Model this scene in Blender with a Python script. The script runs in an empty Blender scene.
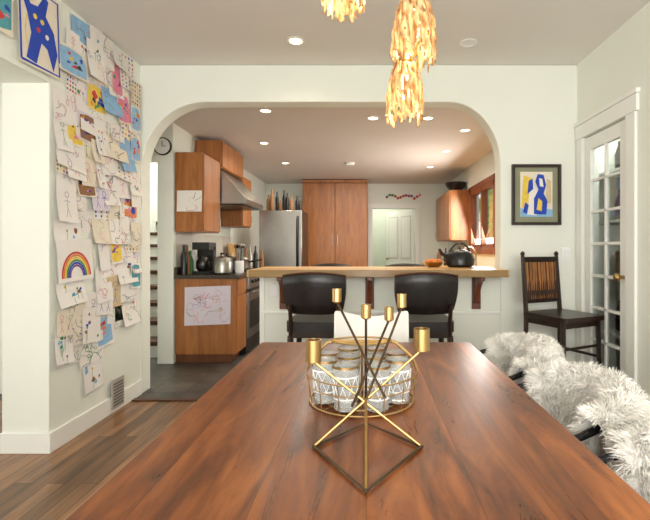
import bpy, bmesh, math, random
from mathutils import Vector, Matrix, noise
random.seed(7)
R=random.random
def U(a,b): return a+(b-a)*R()
sc=bpy.context.scene
sc.view_settings.view_transform='Standard'
sc.view_settings.exposure=.14
# ------------------------------------------------------------ materials
def hexc(r,g,b):
    f=lambda c:(c/255/12.92) if c/255<=0.04045 else ((c/255+0.055)/1.055)**2.4
    return (f(r),f(g),f(b),1)
def newmat(n):
    m=bpy.data.materials.new(n); m.use_nodes=True
    nt=m.node_tree; return m,nt,nt.nodes['Principled BSDF']
def mat(n,c,rough=.5,metal=0,var=.06,scale=6,bump=0,trans=0,emit=0,coat=0,ecol=None,sss=0):
    m,nt,p=newmat(n); c=hexc(*c)
    p.inputs['Roughness'].default_value=rough; p.inputs['Metallic'].default_value=metal
    p.inputs['Transmission Weight'].default_value=trans; p.inputs['Coat Weight'].default_value=coat
    tc=nt.nodes.new('ShaderNodeTexCoord'); no=nt.nodes.new('ShaderNodeTexNoise')
    no.inputs['Scale'].default_value=scale; no.inputs['Detail'].default_value=4
    nt.links.new(tc.outputs['Object'],no.inputs['Vector'])
    rp=nt.nodes.new('ShaderNodeValToRGB'); nt.links.new(no.outputs['Fac'],rp.inputs['Fac'])
    rp.color_ramp.elements[0].position=.3; rp.color_ramp.elements[1].position=.7
    rp.color_ramp.elements[0].color=(c[0]*(1-var),c[1]*(1-var),c[2]*(1-var),1)
    rp.color_ramp.elements[1].color=(min(1,c[0]*(1+var)),min(1,c[1]*(1+var)),min(1,c[2]*(1+var)),1)
    nt.links.new(rp.outputs['Color'],p.inputs['Base Color'])
    if bump:
        b=nt.nodes.new('ShaderNodeBump'); b.inputs['Strength'].default_value=bump; b.inputs['Distance'].default_value=.01
        nt.links.new(no.outputs['Fac'],b.inputs['Height']); nt.links.new(b.outputs['Normal'],p.inputs['Normal'])
    if emit:
        p.inputs['Emission Color'].default_value=hexc(*(ecol or (255,230,190))); p.inputs['Emission Strength'].default_value=emit
    return m
def wood(n,c1,c2,rough=.35,axis='Z',scale=5,plank=0,coat=0,stretch=.12,c3=None,paxis='X',knots=False):
    m,nt,p=newmat(n); L=nt.links.new; N=nt.nodes.new
    p.inputs['Roughness'].default_value=rough; p.inputs['Coat Weight'].default_value=coat; p.inputs['Coat Roughness'].default_value=.12
    tc=N('ShaderNodeTexCoord'); mp=N('ShaderNodeMapping')
    s=[scale]*3; s['XYZ'.index(axis)]=scale*stretch; mp.inputs['Scale'].default_value=s
    L(tc.outputs['Object'],mp.inputs['Vector'])
    no=N('ShaderNodeTexNoise'); no.inputs['Scale'].default_value=2.2; no.inputs['Detail'].default_value=7; no.inputs['Roughness'].default_value=.62; no.inputs['Distortion'].default_value=1.2
    rp=N('ShaderNodeValToRGB'); e=rp.color_ramp.elements
    e[0].position=.3; e[1].position=.68; e[0].color=hexc(*c2); e[1].color=hexc(*c1)
    if c3:
        k=e.new(.5); k.color=hexc(*c3)
    if plank:
        sp=N('ShaderNodeSeparateXYZ'); L(tc.outputs['Object'],sp.inputs[0])
        mu=N('ShaderNodeMath'); mu.operation='MULTIPLY'; mu.inputs[1].default_value=1/plank; L(sp.outputs[paxis],mu.inputs[0])
        fl=N('ShaderNodeMath'); fl.operation='FLOOR'; L(mu.outputs[0],fl.inputs[0])
        wn=N('ShaderNodeTexWhiteNoise'); wn.noise_dimensions='1D'; L(fl.outputs[0],wn.inputs['W'])
        ad=N('ShaderNodeVectorMath'); ad.operation='MULTIPLY_ADD'; ad.inputs[1].default_value=(9,9,9)
        L(wn.outputs['Color'],ad.inputs[0]); L(mp.outputs[0],ad.inputs[2]); L(ad.outputs[0],no.inputs['Vector'])
        fac=no.outputs['Fac']
        if knots:
            # second, broader and rounder figure softens the streaks into patches
            wv=N('ShaderNodeTexNoise'); wv.inputs['Scale'].default_value=1.3; wv.inputs['Detail'].default_value=7; wv.inputs['Roughness'].default_value=.65; wv.inputs['Distortion'].default_value=1.8
            mp2=N('ShaderNodeMapping'); mp2.inputs['Scale'].default_value=(1.4,1.5,1); L(ad.outputs[0],mp2.inputs['Vector']); L(mp2.outputs[0],wv.inputs['Vector'])
            mm_=N('ShaderNodeMix'); mm_.data_type='FLOAT'; mm_.inputs[0].default_value=.42; L(fac,mm_.inputs[2]); L(wv.outputs['Fac'],mm_.inputs[3]); fac=mm_.outputs[0]
            rr_=N('ShaderNodeMapRange'); rr_.inputs['From Min'].default_value=.3; rr_.inputs['From Max'].default_value=.7; rr_.inputs['To Min'].default_value=rough-.06; rr_.inputs['To Max'].default_value=rough+.08
            L(wv.outputs['Fac'],rr_.inputs['Value']); L(rr_.outputs[0],p.inputs['Roughness'])
            e[0].position=.37; e[-1].position=.63
        L(fac,rp.inputs['Fac'])
        hs=N('ShaderNodeHueSaturation'); L(rp.outputs['Color'],hs.inputs['Color'])
        mr=N('ShaderNodeMapRange'); mr.inputs['To Min'].default_value=.8; mr.inputs['To Max'].default_value=1.2
        L(wn.outputs['Value'],mr.inputs['Value']); L(mr.outputs[0],hs.inputs['Value'])
        fr=N('ShaderNodeMath'); fr.operation='FRACT'; L(mu.outputs[0],fr.inputs[0])
        lt=N('ShaderNodeMath'); lt.operation='GREATER_THAN'; lt.inputs[1].default_value=.0018/plank; L(fr.outputs[0],lt.inputs[0])
        mm=N('ShaderNodeMath'); mm.operation='MULTIPLY_ADD'; mm.inputs[1].default_value=.5; mm.inputs[2].default_value=.5; L(lt.outputs[0],mm.inputs[0])
        mx=N('ShaderNodeVectorMath'); mx.operation='SCALE'; L(hs.outputs[0],mx.inputs[0]); L(mm.outputs[0],mx.inputs['Scale'])
        L(mx.outputs[0],p.inputs['Base Color'])
    else:
        L(mp.outputs[0],no.inputs['Vector']); L(no.outputs['Fac'],rp.inputs['Fac']); L(rp.outputs['Color'],p.inputs['Base Color'])
    return m
def brick(n,c1,c2,cm,w,h,rough,rot=0,mortar=.004,offset=.5,vary=.35):
    m,nt,p=newmat(n); L=nt.links.new; N=nt.nodes.new
    tc=N('ShaderNodeTexCoord'); mp=N('ShaderNodeMapping'); mp.inputs['Rotation'].default_value=(0,0,rot); L(tc.outputs['Object'],mp.inputs['Vector'])
    b=N('ShaderNodeTexBrick'); b.inputs['Scale'].default_value=1; b.inputs['Brick Width'].default_value=w; b.inputs['Row Height'].default_value=h
    b.inputs['Mortar Size'].default_value=mortar; b.offset=offset
    b.inputs['Color1'].default_value=hexc(*c1); b.inputs['Color2'].default_value=hexc(*c2); b.inputs['Mortar'].default_value=hexc(*cm)
    L(mp.outputs[0],b.inputs['Vector'])
    m2=N('ShaderNodeMapping'); m2.inputs['Scale'].default_value=(14,1.6,3) if rot else (4,4,4); L(tc.outputs['Object'],m2.inputs['Vector'])
    no=N('ShaderNodeTexNoise'); no.inputs['Scale'].default_value=1.5; no.inputs['Detail'].default_value=6; L(m2.outputs[0],no.inputs['Vector'])
    mr=N('ShaderNodeMapRange'); mr.inputs['From Min'].default_value=.3; mr.inputs['From Max'].default_value=.7
    mr.inputs['To Min'].default_value=1-vary; mr.inputs['To Max'].default_value=1+vary; L(no.outputs['Fac'],mr.inputs['Value'])
    sc_=N('ShaderNodeVectorMath'); sc_.operation='SCALE'; L(b.outputs['Color'],sc_.inputs[0]); L(mr.outputs[0],sc_.inputs['Scale'])
    L(sc_.outputs[0],p.inputs['Base Color']); p.inputs['Roughness'].default_value=rough
    return m
M={}
M['wall']=mat('wall_paint',(233,236,225),.7,var=.015,scale=2)
M['ceil']=mat('ceiling_paint',(230,227,220),.8,var=.015,scale=2)
M['kceil']=mat('kitchen_ceiling_paint',(226,216,208),.8,var=.015,scale=2)
M['trim']=mat('trim_paint',(240,241,234),.4,var=.01)
M['table']=wood('table_walnut',(164,98,48),(74,39,19),.31,'Y',6,plank=.197,coat=.05,stretch=.14,c3=(126,69,32),knots=True)
M['tleg']=wood('table_leg_wood',(110,62,36),(70,38,22),.4,'Z')
M['floor']=brick('oak_floor',(152,112,76),(100,72,48),(44,28,18),1.1,.085,.3,rot=math.pi/2,mortar=.0018,vary=.4)
M['slate']=brick('slate_tile',(86,82,75),(60,57,52),(40,38,35),.3,.3,.4,mortar=.005,offset=0)
M['cab']=wood('cherry_cabinet',(178,114,60),(136,82,40),.35,'Z',6)
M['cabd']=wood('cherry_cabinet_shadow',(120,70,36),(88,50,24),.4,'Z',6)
M['maple']=wood('maple_butcherblock',(230,188,122),(202,152,86),.3,'X',8,plank=.05,paxis='Y')
M['mapleedge']=wood('maple_edge',(226,184,118),(198,148,84),.35,'X',8)
M['corbel']=wood('corbel_wood',(120,62,34),(80,40,22),.4,'Z')
M['dark']=wood('dark_stained_wood',(52,34,26),(28,18,14),.3,'Z')
M['tread']=wood('stair_tread_wood',(92,54,32),(60,34,20),.4,'X')
M['redwood']=wood('window_redwood',(154,86,48),(112,60,32),.4,'Z')
M['leather']=mat('black_leather',(28,24,23),.34,var=.2,scale=30,bump=.15)
M['counter']=mat('granite_dark',(62,54,48),.25,var=.4,scale=60)
M['steel']=mat('stainless_steel',(160,157,150),.32,1,var=.05)
M['steeld']=mat('dark_steel',(70,68,66),.3,1,var=.05)
M['black']=mat('black_enamel',(20,20,21),.3,var=.1)
M['iron']=mat('wrought_iron',(40,38,38),.35,.8,var=.7,scale=90,bump=.4)
M['brass']=mat('brushed_brass',(190,156,102),.32,1,var=.08,scale=40)
M['bronze']=mat('antique_bronze',(92,76,58),.35,1,var=.2,scale=40)
M['glass']=mat('clear_glass',(250,252,250),.04,0,var=0,trans=.8)
M['pane']=mat('window_glass',(245,250,248),.02,0,var=0,trans=1)
M['whitec']=mat('white_ceramic',(240,240,238),.25,var=.02)
M['whitep']=mat('white_shell_plastic',(236,234,228),.4,var=.02)
M['fur']=mat('sheepskin_wool',(253,250,243),.9,var=.01,scale=25)
M['paper']=mat('paper_white',(232,228,222),.8,var=.03)
M['cream']=mat('paper_cream',(228,218,198),.8,var=.04)
M['lav']=mat('paper_lavender',(214,206,216),.8,var=.04)
M['tile']=mat('backsplash_tile',(214,208,196),.3,var=.04)
M['lamp']=mat('lamp_lens',(255,245,225),.5,var=0,emit=6,ecol=(255,232,190))
M['bulb']=mat('bulb_glow',(255,235,190),.5,var=0,emit=6,ecol=(255,226,175))
M['grille']=mat('grille_metal',(176,172,164),.5,.1)
M['grillez']=mat('grille_slot',(96,92,88),.5,.1)
M['cane']=brick('woven_cane',(176,120,62),(140,90,44),(60,36,22),.03,.03,.6,mortar=.004)
M['hedge']=mat('hedge_leaves',(96,132,62),.9,var=.7,scale=9)
M['hall']=mat('hall_paint',(214,220,202),.7,var=.02)
M['mat_g']=mat('picture_mat',(140,142,116),.8)
INK={}
for k,c in dict(red=(196,62,58),blue=(36,70,176),green=(76,140,84),yellow=(230,198,80),orange=(224,136,66),purple=(126,80,146),pink=(216,130,156),pencil=(130,124,130),black=(56,54,58),teal=(84,156,166),brown=(140,100,66),sky=(140,182,216),tan=(206,186,146)).items():
    INK[k]=mat('ink_'+k,c,.8,var=.12,scale=30)
def ambermat():
    m,nt,p=newmat('amber_leaf_glass'); L=nt.links.new
    out=nt.nodes['Material Output']; p.inputs['Metallic'].default_value=.2; p.inputs['Roughness'].default_value=.3
    tr=nt.nodes.new('ShaderNodeBsdfTranslucent')
    mp=nt.nodes.new('ShaderNodeMapping'); mp.inputs['Scale'].default_value=(1,1,.3)
    no=nt.nodes.new('ShaderNodeTexNoise'); no.inputs['Scale'].default_value=70
    tc=nt.nodes.new('ShaderNodeTexCoord'); L(tc.outputs['Object'],mp.inputs['Vector']); L(mp.outputs[0],no.inputs['Vector'])
    rp=nt.nodes.new('ShaderNodeValToRGB'); L(no.outputs['Fac'],rp.inputs['Fac']); rp.color_ramp.elements[0].position=.34; rp.color_ramp.elements[1].position=.62
    rp.color_ramp.elements[0].color=hexc(184,134,72); rp.color_ramp.elements[1].color=hexc(248,226,180)
    L(rp.outputs[0],p.inputs['Base Color']); L(rp.outputs[0],tr.inputs['Color'])
    mx=nt.nodes.new('ShaderNodeMixShader'); mx.inputs[0].default_value=.45
    L(p.outputs[0],mx.inputs[1]); L(tr.outputs[0],mx.inputs[2]); L(mx.outputs[0],out.inputs['Surface'])
    return m
M['amber']=ambermat()
# ------------------------------------------------------------ builder
class B:
    def __init__(s,name): s.n=name; s.v=[]; s.f=[]; s.fm=[]; s.mats=[]
    def mi(s,m):
        if isinstance(m,str): m=M[m]
        if m not in s.mats: s.mats.append(m)
        return s.mats.index(m)
    def add(s,vs,fs,m):
        o=len(s.v); s.v+= [tuple(v) for v in vs]; k=s.mi(m)
        for f in fs: s.f.append([o+i for i in f]); s.fm.append(k)
    def box(s,x0,x1,y0,y1,z0,z1,m,rot=0,tilt=None):
        vs=[Vector((x,y,z)) for z in (z0,z1) for y in (y0,y1) for x in (x0,x1)]
        c=Vector(((x0+x1)/2,(y0+y1)/2,(z0+z1)/2))
        if rot or tilt:
            mt=Matrix.Rotation(rot,3,'Z')
            if tilt: mt=mt@Matrix.Rotation(tilt[1],3,tilt[0])
            vs=[c+mt@(v-c) for v in vs]
        s.add(vs,[(0,2,3,1),(4,5,7,6),(0,1,5,4),(2,6,7,3),(0,4,6,2),(1,3,7,5)],m); return s
    def tube(s,pts,r,m,n=8,closed=False,taper=None):
        pts=[Vector(p) for p in pts]; N=len(pts); rings=[]
        t0=(pts[1]-pts[0]).normalized(); up=Vector((0,0,1)) if abs(t0.z)<.9 else Vector((1,0,0))
        a=t0.cross(up).normalized(); vs=[]
        for i,p in enumerate(pts):
            if closed: t=(pts[(i+1)%N]-pts[i-1]).normalized()
            elif i==0: t=t0
            elif i==N-1: t=(pts[-1]-pts[-2]).normalized()
            else: t=((pts[i+1]-p).normalized()+(p-pts[i-1]).normalized()).normalized()
            a=(a-t*a.dot(t)).normalized(); b=t.cross(a)
            rr=r if not taper else taper[i]
            for k in range(n):
                an=2*math.pi*k/n; vs.append(p+(a*math.cos(an)+b*math.sin(an))*rr)
        fs=[]
        for i in range(N if closed else N-1):
            j=(i+1)%N
            for k in range(n):
                fs.append((i*n+k,i*n+(k+1)%n,j*n+(k+1)%n,j*n+k))
        if not closed: fs.append(tuple(range(n))[::-1]); fs.append(tuple((N-1)*n+k for k in range(n)))
        s.add(vs,fs,m); return s
    def lathe(s,prof,m,c=(0,0,0),n=24,cap=True,rot=None):
        vs=[];c=Vector(c)
        for r,z in prof:
            for k in range(n):
                an=2*math.pi*k/n; q=Vector((r*math.cos(an),r*math.sin(an),z))
                if rot: q=rot@q
                vs.append(c+q)
        fs=[]
        for i in range(len(prof)-1):
            for k in range(n): fs.append((i*n+k,i*n+(k+1)%n,(i+1)*n+(k+1)%n,(i+1)*n+k))
        if cap:
            if prof[0][0]>1e-4: fs.append(tuple(range(n))[::-1])
            if prof[-1][0]>1e-4: fs.append(tuple((len(prof)-1)*n+k for k in range(n)))
        s.add(vs,fs,m); return s
    def prism(s,poly,axis,a0,a1,m):
        def mk(p,a):
            if axis=='Y': return (p[0],a,p[1])
            if axis=='X': return (a,p[0],p[1])
            return (p[0],p[1],a)
        n=len(poly); vs=[mk(p,a0) for p in poly]+[mk(p,a1) for p in poly]
        fs=[tuple(range(n))[::-1],tuple(range(n,2*n))]+[(i,(i+1)%n,(i+1)%n+n,i+n) for i in range(n)]
        s.add(vs,fs,m); return s
    def grid(s,fn,nu,nv,m):
        vs=[fn(i/nu,j/nv) for j in range(nv+1) for i in range(nu+1)]
        fs=[(j*(nu+1)+i,j*(nu+1)+i+1,(j+1)*(nu+1)+i+1,(j+1)*(nu+1)+i) for j in range(nv) for i in range(nu)]
        s.add(vs,fs,m); return s
    def done(s,loc=(0,0,0),rz=0,bevel=.003,smooth=35,solid=0,sub=0,recalc=True):
        me=bpy.data.meshes.new(s.n); me.from_pydata(s.v,[],s.f)
        for m in s.mats: me.materials.append(m)
        me.polygons.foreach_set('material_index',s.fm)
        if recalc:
            bm=bmesh.new(); bm.from_mesh(me); bmesh.ops.recalc_face_normals(bm,faces=bm.faces); bm.to_mesh(me); bm.free()
        if smooth:
            me.polygons.foreach_set('use_smooth',[True]*len(me.polygons)); me.set_sharp_from_angle(angle=math.radians(smooth))
        ob=bpy.data.objects.new(s.n,me); sc.collection.objects.link(ob); ob.location=loc; ob.rotation_euler=(0,0,rz)
        if solid:
            q=ob.modifiers.new('s','SOLIDIFY'); q.thickness=solid
        if bevel:
            q=ob.modifiers.new('b','BEVEL'); q.width=bevel; q.segments=2; q.limit_method='ANGLE'; q.angle_limit=math.radians(50)
        if sub:
            q=ob.modifiers.new('u','SUBSURF'); q.levels=sub; q.render_levels=sub
        return ob
def one(name,*a,bevel=0): return B(name).box(*a).done(bevel=bevel)
H=1.19; CE=2.70; KC=2.50; AY=3.55
# ------------------------------------------------------------ room shell
b=B('floor'); b.box(-5,1.85,-1.7,3.41,-.1,0,'floor'); b.done(bevel=0)
b=B('floor_kitchen'); b.box(-3.3,1.85,3.41,10.3,-.1,0,'slate'); b.done(bevel=0)
one('ceiling',-5,1.85,-1.7,3.7,CE,CE+.1,'ceil')
b=B('ceiling_kitchen'); b.box(-2.14,1.77,3.7,8.8,KC,KC+.1,'kceil'); b.box(-3.3,-2.14,3.7,4.62,KC,KC+.1,'kceil'); b.done(bevel=0)
# arch wall
XL=-1.84
pts=[(-3.3,0),(XL,0),(XL,1.84)]
for i in range(1,13):
    a=math.pi-i/12*math.pi/2; pts.append((XL+.52+.52*math.cos(a),1.84+.555*math.sin(a)))
for i in range(0,13):
    a=math.pi/2-i/12*math.pi/2; pts.append((1.10-.42+.42*math.cos(a),1.88+.515*math.sin(a)))
pts+=[(1.10,0),(1.85,0),(1.85,CE),(-3.3,CE)]
B('wall_arch').prism(pts,'Y',AY,3.70,'wall').done(bevel=.008)
b=B('wall_left'); b.box(-2.127,-1.85,2.53,AY,0,CE,'wall'); b.box(-2.127,-1.85,-1.6,2.53,2.16,CE,'wall'); b.done(bevel=.004)
b=B('wall_right'); b.box(1.73,1.85,-1.6,2.86,0,CE,'wall'); b.box(1.73,1.85,3.44,AY,0,CE,'wall'); b.box(1.73,1.85,2.86,3.44,2.07,CE,'wall'); b.done(bevel=0)
b=B('wall_back'); b.box(-5,-1.5,-1.7,-1.6,0,CE,'wall'); b.box(1.5,1.85,-1.7,-1.6,0,CE,'wall'); b.box(-1.5,1.5,-1.7,-1.6,0,.6,'wall'); b.box(-1.5,1.5,-1.7,-1.6,2.3,CE,'wall'); b.done(bevel=0)
b=B('wall_side_room'); b.box(-5.1,-5,-1.7,3.7,0,CE,'wall'); b.box(-5,-3.3,3.6,3.7,0,CE,'wall'); b.done(bevel=0)
b=B('window_1')
for x in (-1.5,-.03,1.44): b.box(x,x+.06,-1.68,-1.62,.6,2.3,'trim')
for z in (.6,1.4,2.24): b.box(-1.5,1.5,-1.68,-1.62,z,z+.06,'trim')
b.done()
# kitchen walls
b=B('wall_kitchen_right'); b.box(1.65,1.77,3.7,5.5,0,KC,'wall'); b.box(1.65,1.77,6.78,8.7,0,KC,'wall'); b.box(1.65,1.77,5.5,6.78,0,1.2,'wall'); b.box(1.65,1.77,5.5,6.78,2.07,KC,'wall'); b.done(bevel=0)
b=B('wall_kitchen_back'); b.box(-2.14,.13,8.7,8.8,0,KC,'wall'); b.box(.99,1.77,8.7,8.8,0,KC,'wall'); b.box(.13,.99,8.7,8.8,2.0,KC,'wall'); b.done(bevel=0)
b=B('wall_back_hall'); b.box(-.5,1.77,10.2,10.3,0,2.5,'hall'); b.box(-.6,-.5,8.8,10.3,0,2.5,'hall'); b.box(1.4,1.5,8.8,10.2,0,2.5,'hall'); b.box(-.6,1.5,8.8,10.3,2.5,2.6,'ceil'); b.done(bevel=0)
b=B('wall_kitchen_left'); b.box(-2.14,-2.0,4.5,8.7,0,KC,'wall'); b.box(-3.3,-2.14,4.5,4.62,2.11,KC,'wall'); b.done(bevel=0)
b=B('wall_stairwell'); b.box(-3.4,-3.3,3.6,8.7,0,4.2,'wall'); b.box(-3.3,-2.14,8.6,8.7,0,4.2,'wall'); b.box(-2.14,-2.0,4.5,8.7,KC+.1,4.2,'wall'); b.box(-3.3,-2.14,4.5,4.62,KC+.1,4.2,'wall'); b.box(-3.3,-2.0,4.5,8.7,4.2,4.3,'ceil'); b.done(bevel=0)
# backsplash
one('trim_backsplash',-1.999,-1.99,4.53,6.4,1.0,1.37,'tile')
# bar half wall
b=B('wall_bar'); b.box(-.85,1.099,AY,3.70,0,.972,'wall'); b.box(-.85,1.099,3.535,AY,.66,.68,'trim'); b.box(-.85,1.099,3.53,AY,0,.13,'trim'); b.box(-.87,-.83,3.54,3.71,0,.972,'trim'); b.done()
# baseboards
b=B('baseboard_left'); b.box(-1.85,-1.835,2.53,AY,0,.12,'trim'); b.box(-2.127,-1.835,2.515,2.53,0,.12,'trim'); b.done()
b=B('baseboard_far'); b.box(1.1,1.73,3.535,AY,0,.13,'trim'); b.done()
b=B('baseboard_right'); b.box(1.715,1.73,-1.6,2.76,0,.13,'trim'); b.done()
b=B('trim_threshold'); b.box(-1.83,-.87,3.38,3.43,0,.012,'tread'); b.done()
# ------------------------------------------------------------ french door, right wall
b=B('door_1')
x0,x1=1.735,1.775
b.box(x0,x1,2.87,2.96,.01,2.06,'trim'); b.box(x0,x1,3.35,3.43,.01,2.06,'trim')
b.box(x0,x1,2.96,3.35,.01,.26,'trim'); b.box(x0,x1,2.96,3.35,1.96,2.06,'trim')
b.box(x0+.005,x1-.005,3.145,3.165,.26,1.96,'trim')
for i in range(1,7): 
    z=.26+1.70*i/7; b.box(x0+.005,x1-.005,2.96,3.35,z-.01,z+.01,'trim')
b.box(1.753,1.757,2.96,3.35,.26,1.96,'pane')
b.lathe([(.012,0),(.012,.03),(.026,.035),(.028,.055),(.015,.065)],'brass',(1.735,2.915,1.0),rot=Matrix.Rotation(-math.pi/2,3,'Y'))
b.done()
b=B('trim_door'); b.box(1.71,1.73,2.76,2.86,0,2.07,'trim'); b.box(1.71,1.73,3.44,3.53,0,2.07,'trim'); b.box(1.708,1.73,2.74,3.54,2.071,2.18,'trim'); b.box(1.70,1.73,2.73,3.545,2.181,2.21,'trim'); b.done()
b=B('wall_closet'); b.box(2.25,2.3,2.6,3.75,0,2.3,'mat_g'); b.box(1.85,2.25,2.6,2.65,0,2.3,'wall'); b.box(1.85,2.25,3.7,3.75,0,2.3,'wall'); b.box(1.85,2.3,2.6,3.75,2.3,2.35,'wall'); b.box(1.85,2.3,2.6,3.75,-.05,0,'floor')
for z in (.5,.95,1.4,1.8): b.box(1.95,2.25,2.65,3.7,z,z+.02,'trim')
b.done(bevel=0)
b=B('stored_dishes')
for z in (.52,.97,1.42,1.82):
    for i in range(6):
        y=2.8+i*.15; c=random.choice(['whitec','steeld','brass',INK['sky'],INK['brown'],'glass'])
        b.lathe([(.03,0),(.05,.02),(.055,U(.08,.2)),(.03,.22),(.03,.25)],c,(2.1,y,z+.001),n=14)
b.done(bevel=0)
# ------------------------------------------------------------ dining table
b=B('dining_table')
def rr(x0,x1,y0,y1,r,n=6):
    o=[]
    for cx,cy,a0 in ((x1-r,y1-r,0),(x0+r,y1-r,90),(x0+r,y0+r,180),(x1-r,y0+r,270)):
        for i in range(n+1):
            a=math.radians(a0+90*i/n); o.append((cx+r*math.cos(a),cy+r*math.sin(a)))
    return o
b.prism(rr(-.493,.493,-.4,2.05,.02),'Z',.70,.75,'table')
b.box(-.30,.30,-.28,1.93,.63,.70,'tleg')
for x in (-.28,.28):
    for y in (-.22,1.87): b.box(x-.045,x+.045,y-.045,y+.045,0,.70,'tleg')
b.done(bevel=.005)
# ------------------------------------------------------------ bar counter
b=B('bar_counter')
b.prism(rr(-.916,1.099,3.30,3.96,.03),'Z',.974,1.03,'maple'); b.done(bevel=.004)
for x in (-.67,.03,.90):
    b=B('counter_bracket')
    pr=[(AY-.001,.973),(3.34,.973),(3.34,.945),(3.40,.93),(3.45,.89),(3.485,.83),(3.50,.76),(AY-.001,.74)]
    b.prism(pr,'X',x-.02,x+.02,'corbel'); b.box(x-.035,x+.035,3.528,AY-.001,.70,.972,'corbel'); b.done(bevel=.003)
# ------------------------------------------------------------ bar stools leather
def leather_stool(loc,rz):
    b=B('leather_bar_stool')
    b.prism(rr(-.20,.20,-.18,.20,.05),'Z',.63,.70,'leather')
    b.box(-.18,.18,-.17,.18,.59,.63,'dark')
    def back(u,v):
        x=(u-.5)*.42*(.86+.14*math.sin(min(1,v*1.5)*math.pi/2)); z=.755+v*.285
        cu=(u-.5)*2; top=-.022*cu*cu*v
        y=-.21-.05*v+.06*cu*cu
        return Vector((x,y,z+top))
    n=12
    outer=lambda u,v: back(u,v)+Vector((0,-.028*math.sqrt(max(0,1-(2*v-1)**4)),0))
    inner=lambda u,v: back(u,v)+Vector((0,.028*math.sqrt(max(0,1-(2*v-1)**4)),0))
    b.grid(outer,n,8,'leather'); b.grid(inner,n,8,'leather')
    for u in (0,1):
        b.grid(lambda s,v:outer(u,v).lerp(inner(u,v),s),2,8,'leather')
    b.tube([outer(i/10,.98) for i in range(11)],.006,'tread',6)
    for sx in (-1,1):
        b.tube([(sx*.17,.16,.60),(sx*.2,.2,.0)],.02,'dark',taper=[.022,.015])
        b.tube([(sx*.17,-.15,.60),(sx*.2,-.21,0)],.02,'dark',taper=[.022,.015])
        b.tube([(sx*.187,.185,.25),(sx*.187,-.185,.25)],.011,'dark')
        b.tube([(sx*.165,-.16,.60),(sx*.16,-.19,.70),(sx*.16,-.225,.82)],.014,'dark')
    b.tube([(-.19,.187,.2),(.19,.187,.2)],.012,'dark'); b.tube([(-.187,-.187,.32),(.187,-.187,.32)],.011,'dark')
    return b.done(loc=loc,rz=rz,bevel=0)
leather_stool((-.335,3.08,0),-.04); leather_stool((.395,3.08,0),.03)
leather_stool((-.36,4.28,0),math.pi); leather_stool((.41,4.28,0),math.pi)
# ------------------------------------------------------------ corner cane chair
b=B('cane_bar_chair')
W=.18
for sx in (-1,1):
    b.tube([(sx*W,-.18,0),(sx*W,-.165,.70),(sx*W,-.20,1.14)],.017,'dark',taper=[.014,.018,.014])
    b.tube([(sx*W*1.02,.18,0),(sx*W,.16,.70)],.017,'dark',taper=[.013,.018])
    b.tube([(sx*W,-.17,.2),(sx*W,.18,.2)],.011,'dark'); b.tube([(sx*W,-.17,.42),(sx*W,.17,.42)],.011,'dark')
    b.lathe([(.0,.03),(.014,.02),(.018,.005),(.01,-.01)],'dark',(sx*W,-.20,1.145),n=12)
b.prism(rr(-.20,.20,-.19,.21,.03),'Z',.685,.72,'dark')
b.box(-.17,.17,-.17,.17,.64,.685,'dark')
b.box(-W,W,-.213,-.187,1.09,1.13,'dark'); b.box(-W,W,-.19,-.165,.78,.81,'dark')
b.add([(-W,-.179,.81),(W,-.179,.81),(W,-.201,1.10),(-W,-.201,1.10)],[(0,1,2,3)],'cane')
for i in range(1,16):
    x=-W+2*W*i/16; b.tube([(x,-.179,.80),(x,-.201,1.11)],.0065,M['cane'],6)
b.tube([(-W,.175,.28),(W,.175,.28)],.012,'dark'); b.tube([(-W,-.17,.3),(W,-.17,.3)],.011,'dark')
b.tube([(-W,.165,.5),(W,.165,.5)],.010,'dark')
b.done(loc=(1.435,3.18,0),rz=math.radians(206),bevel=.002)
# ------------------------------------------------------------ iron armchairs with sheepskins
def iron_chair(cy):
    b=B('iron_armchair')
    b.lathe([(.0,.0),(.19,.0),(.205,.015),(.205,.035),(.19,.05),(0,.05)],'whitep',(0,0,.42),n=28)
    r=.225
    arc=[]
    for i in range(25):
        a=math.radians(-92+184*i/24); k=abs(a)/math.radians(100)
        arc.append((.03+r*math.cos(a),r*math.sin(a),.73-.08*k**2))
    e0,e1=arc[0],arc[-1]
    def loop(e,s):
        return [(e[0]-.02,e[1],e[2]-.005),(e[0]-.035,e[1],e[2]-.03),(e[0]-.03,e[1],e[2]-.09),(.0,s*.2,.44),(-.02,s*.20,.42),(-.15,s*.2,0)]
    full=loop(e0,-1)[::-1]+arc+loop(e1,1)
    b.tube(full,.011,'iron',10)
    for a in (-60,-30,0,30,60):
        a_=math.radians(a); k=abs(a)/100
        b.tube([(.18*math.cos(a_),.18*math.sin(a_),.44),(.03+r*math.cos(a_)*.99,r*math.sin(a_)*.99,.60),(.03+r*math.cos(a_),r*math.sin(a_),.73-.08*k*k)],.006,'iron',6)
    for s in (-1,1): b.tube([(.12,s*.14,.43),(.2,s*.19,0)],.012,'iron')
    b.tube([(.2*math.cos(t*math.pi/12),.2*math.sin(t*math.pi/12),.42) for t in range(24)],.010,'iron',closed=True)
    return b.done(loc=(.545,cy,0),bevel=0,rz=0)
AM=76
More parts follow.
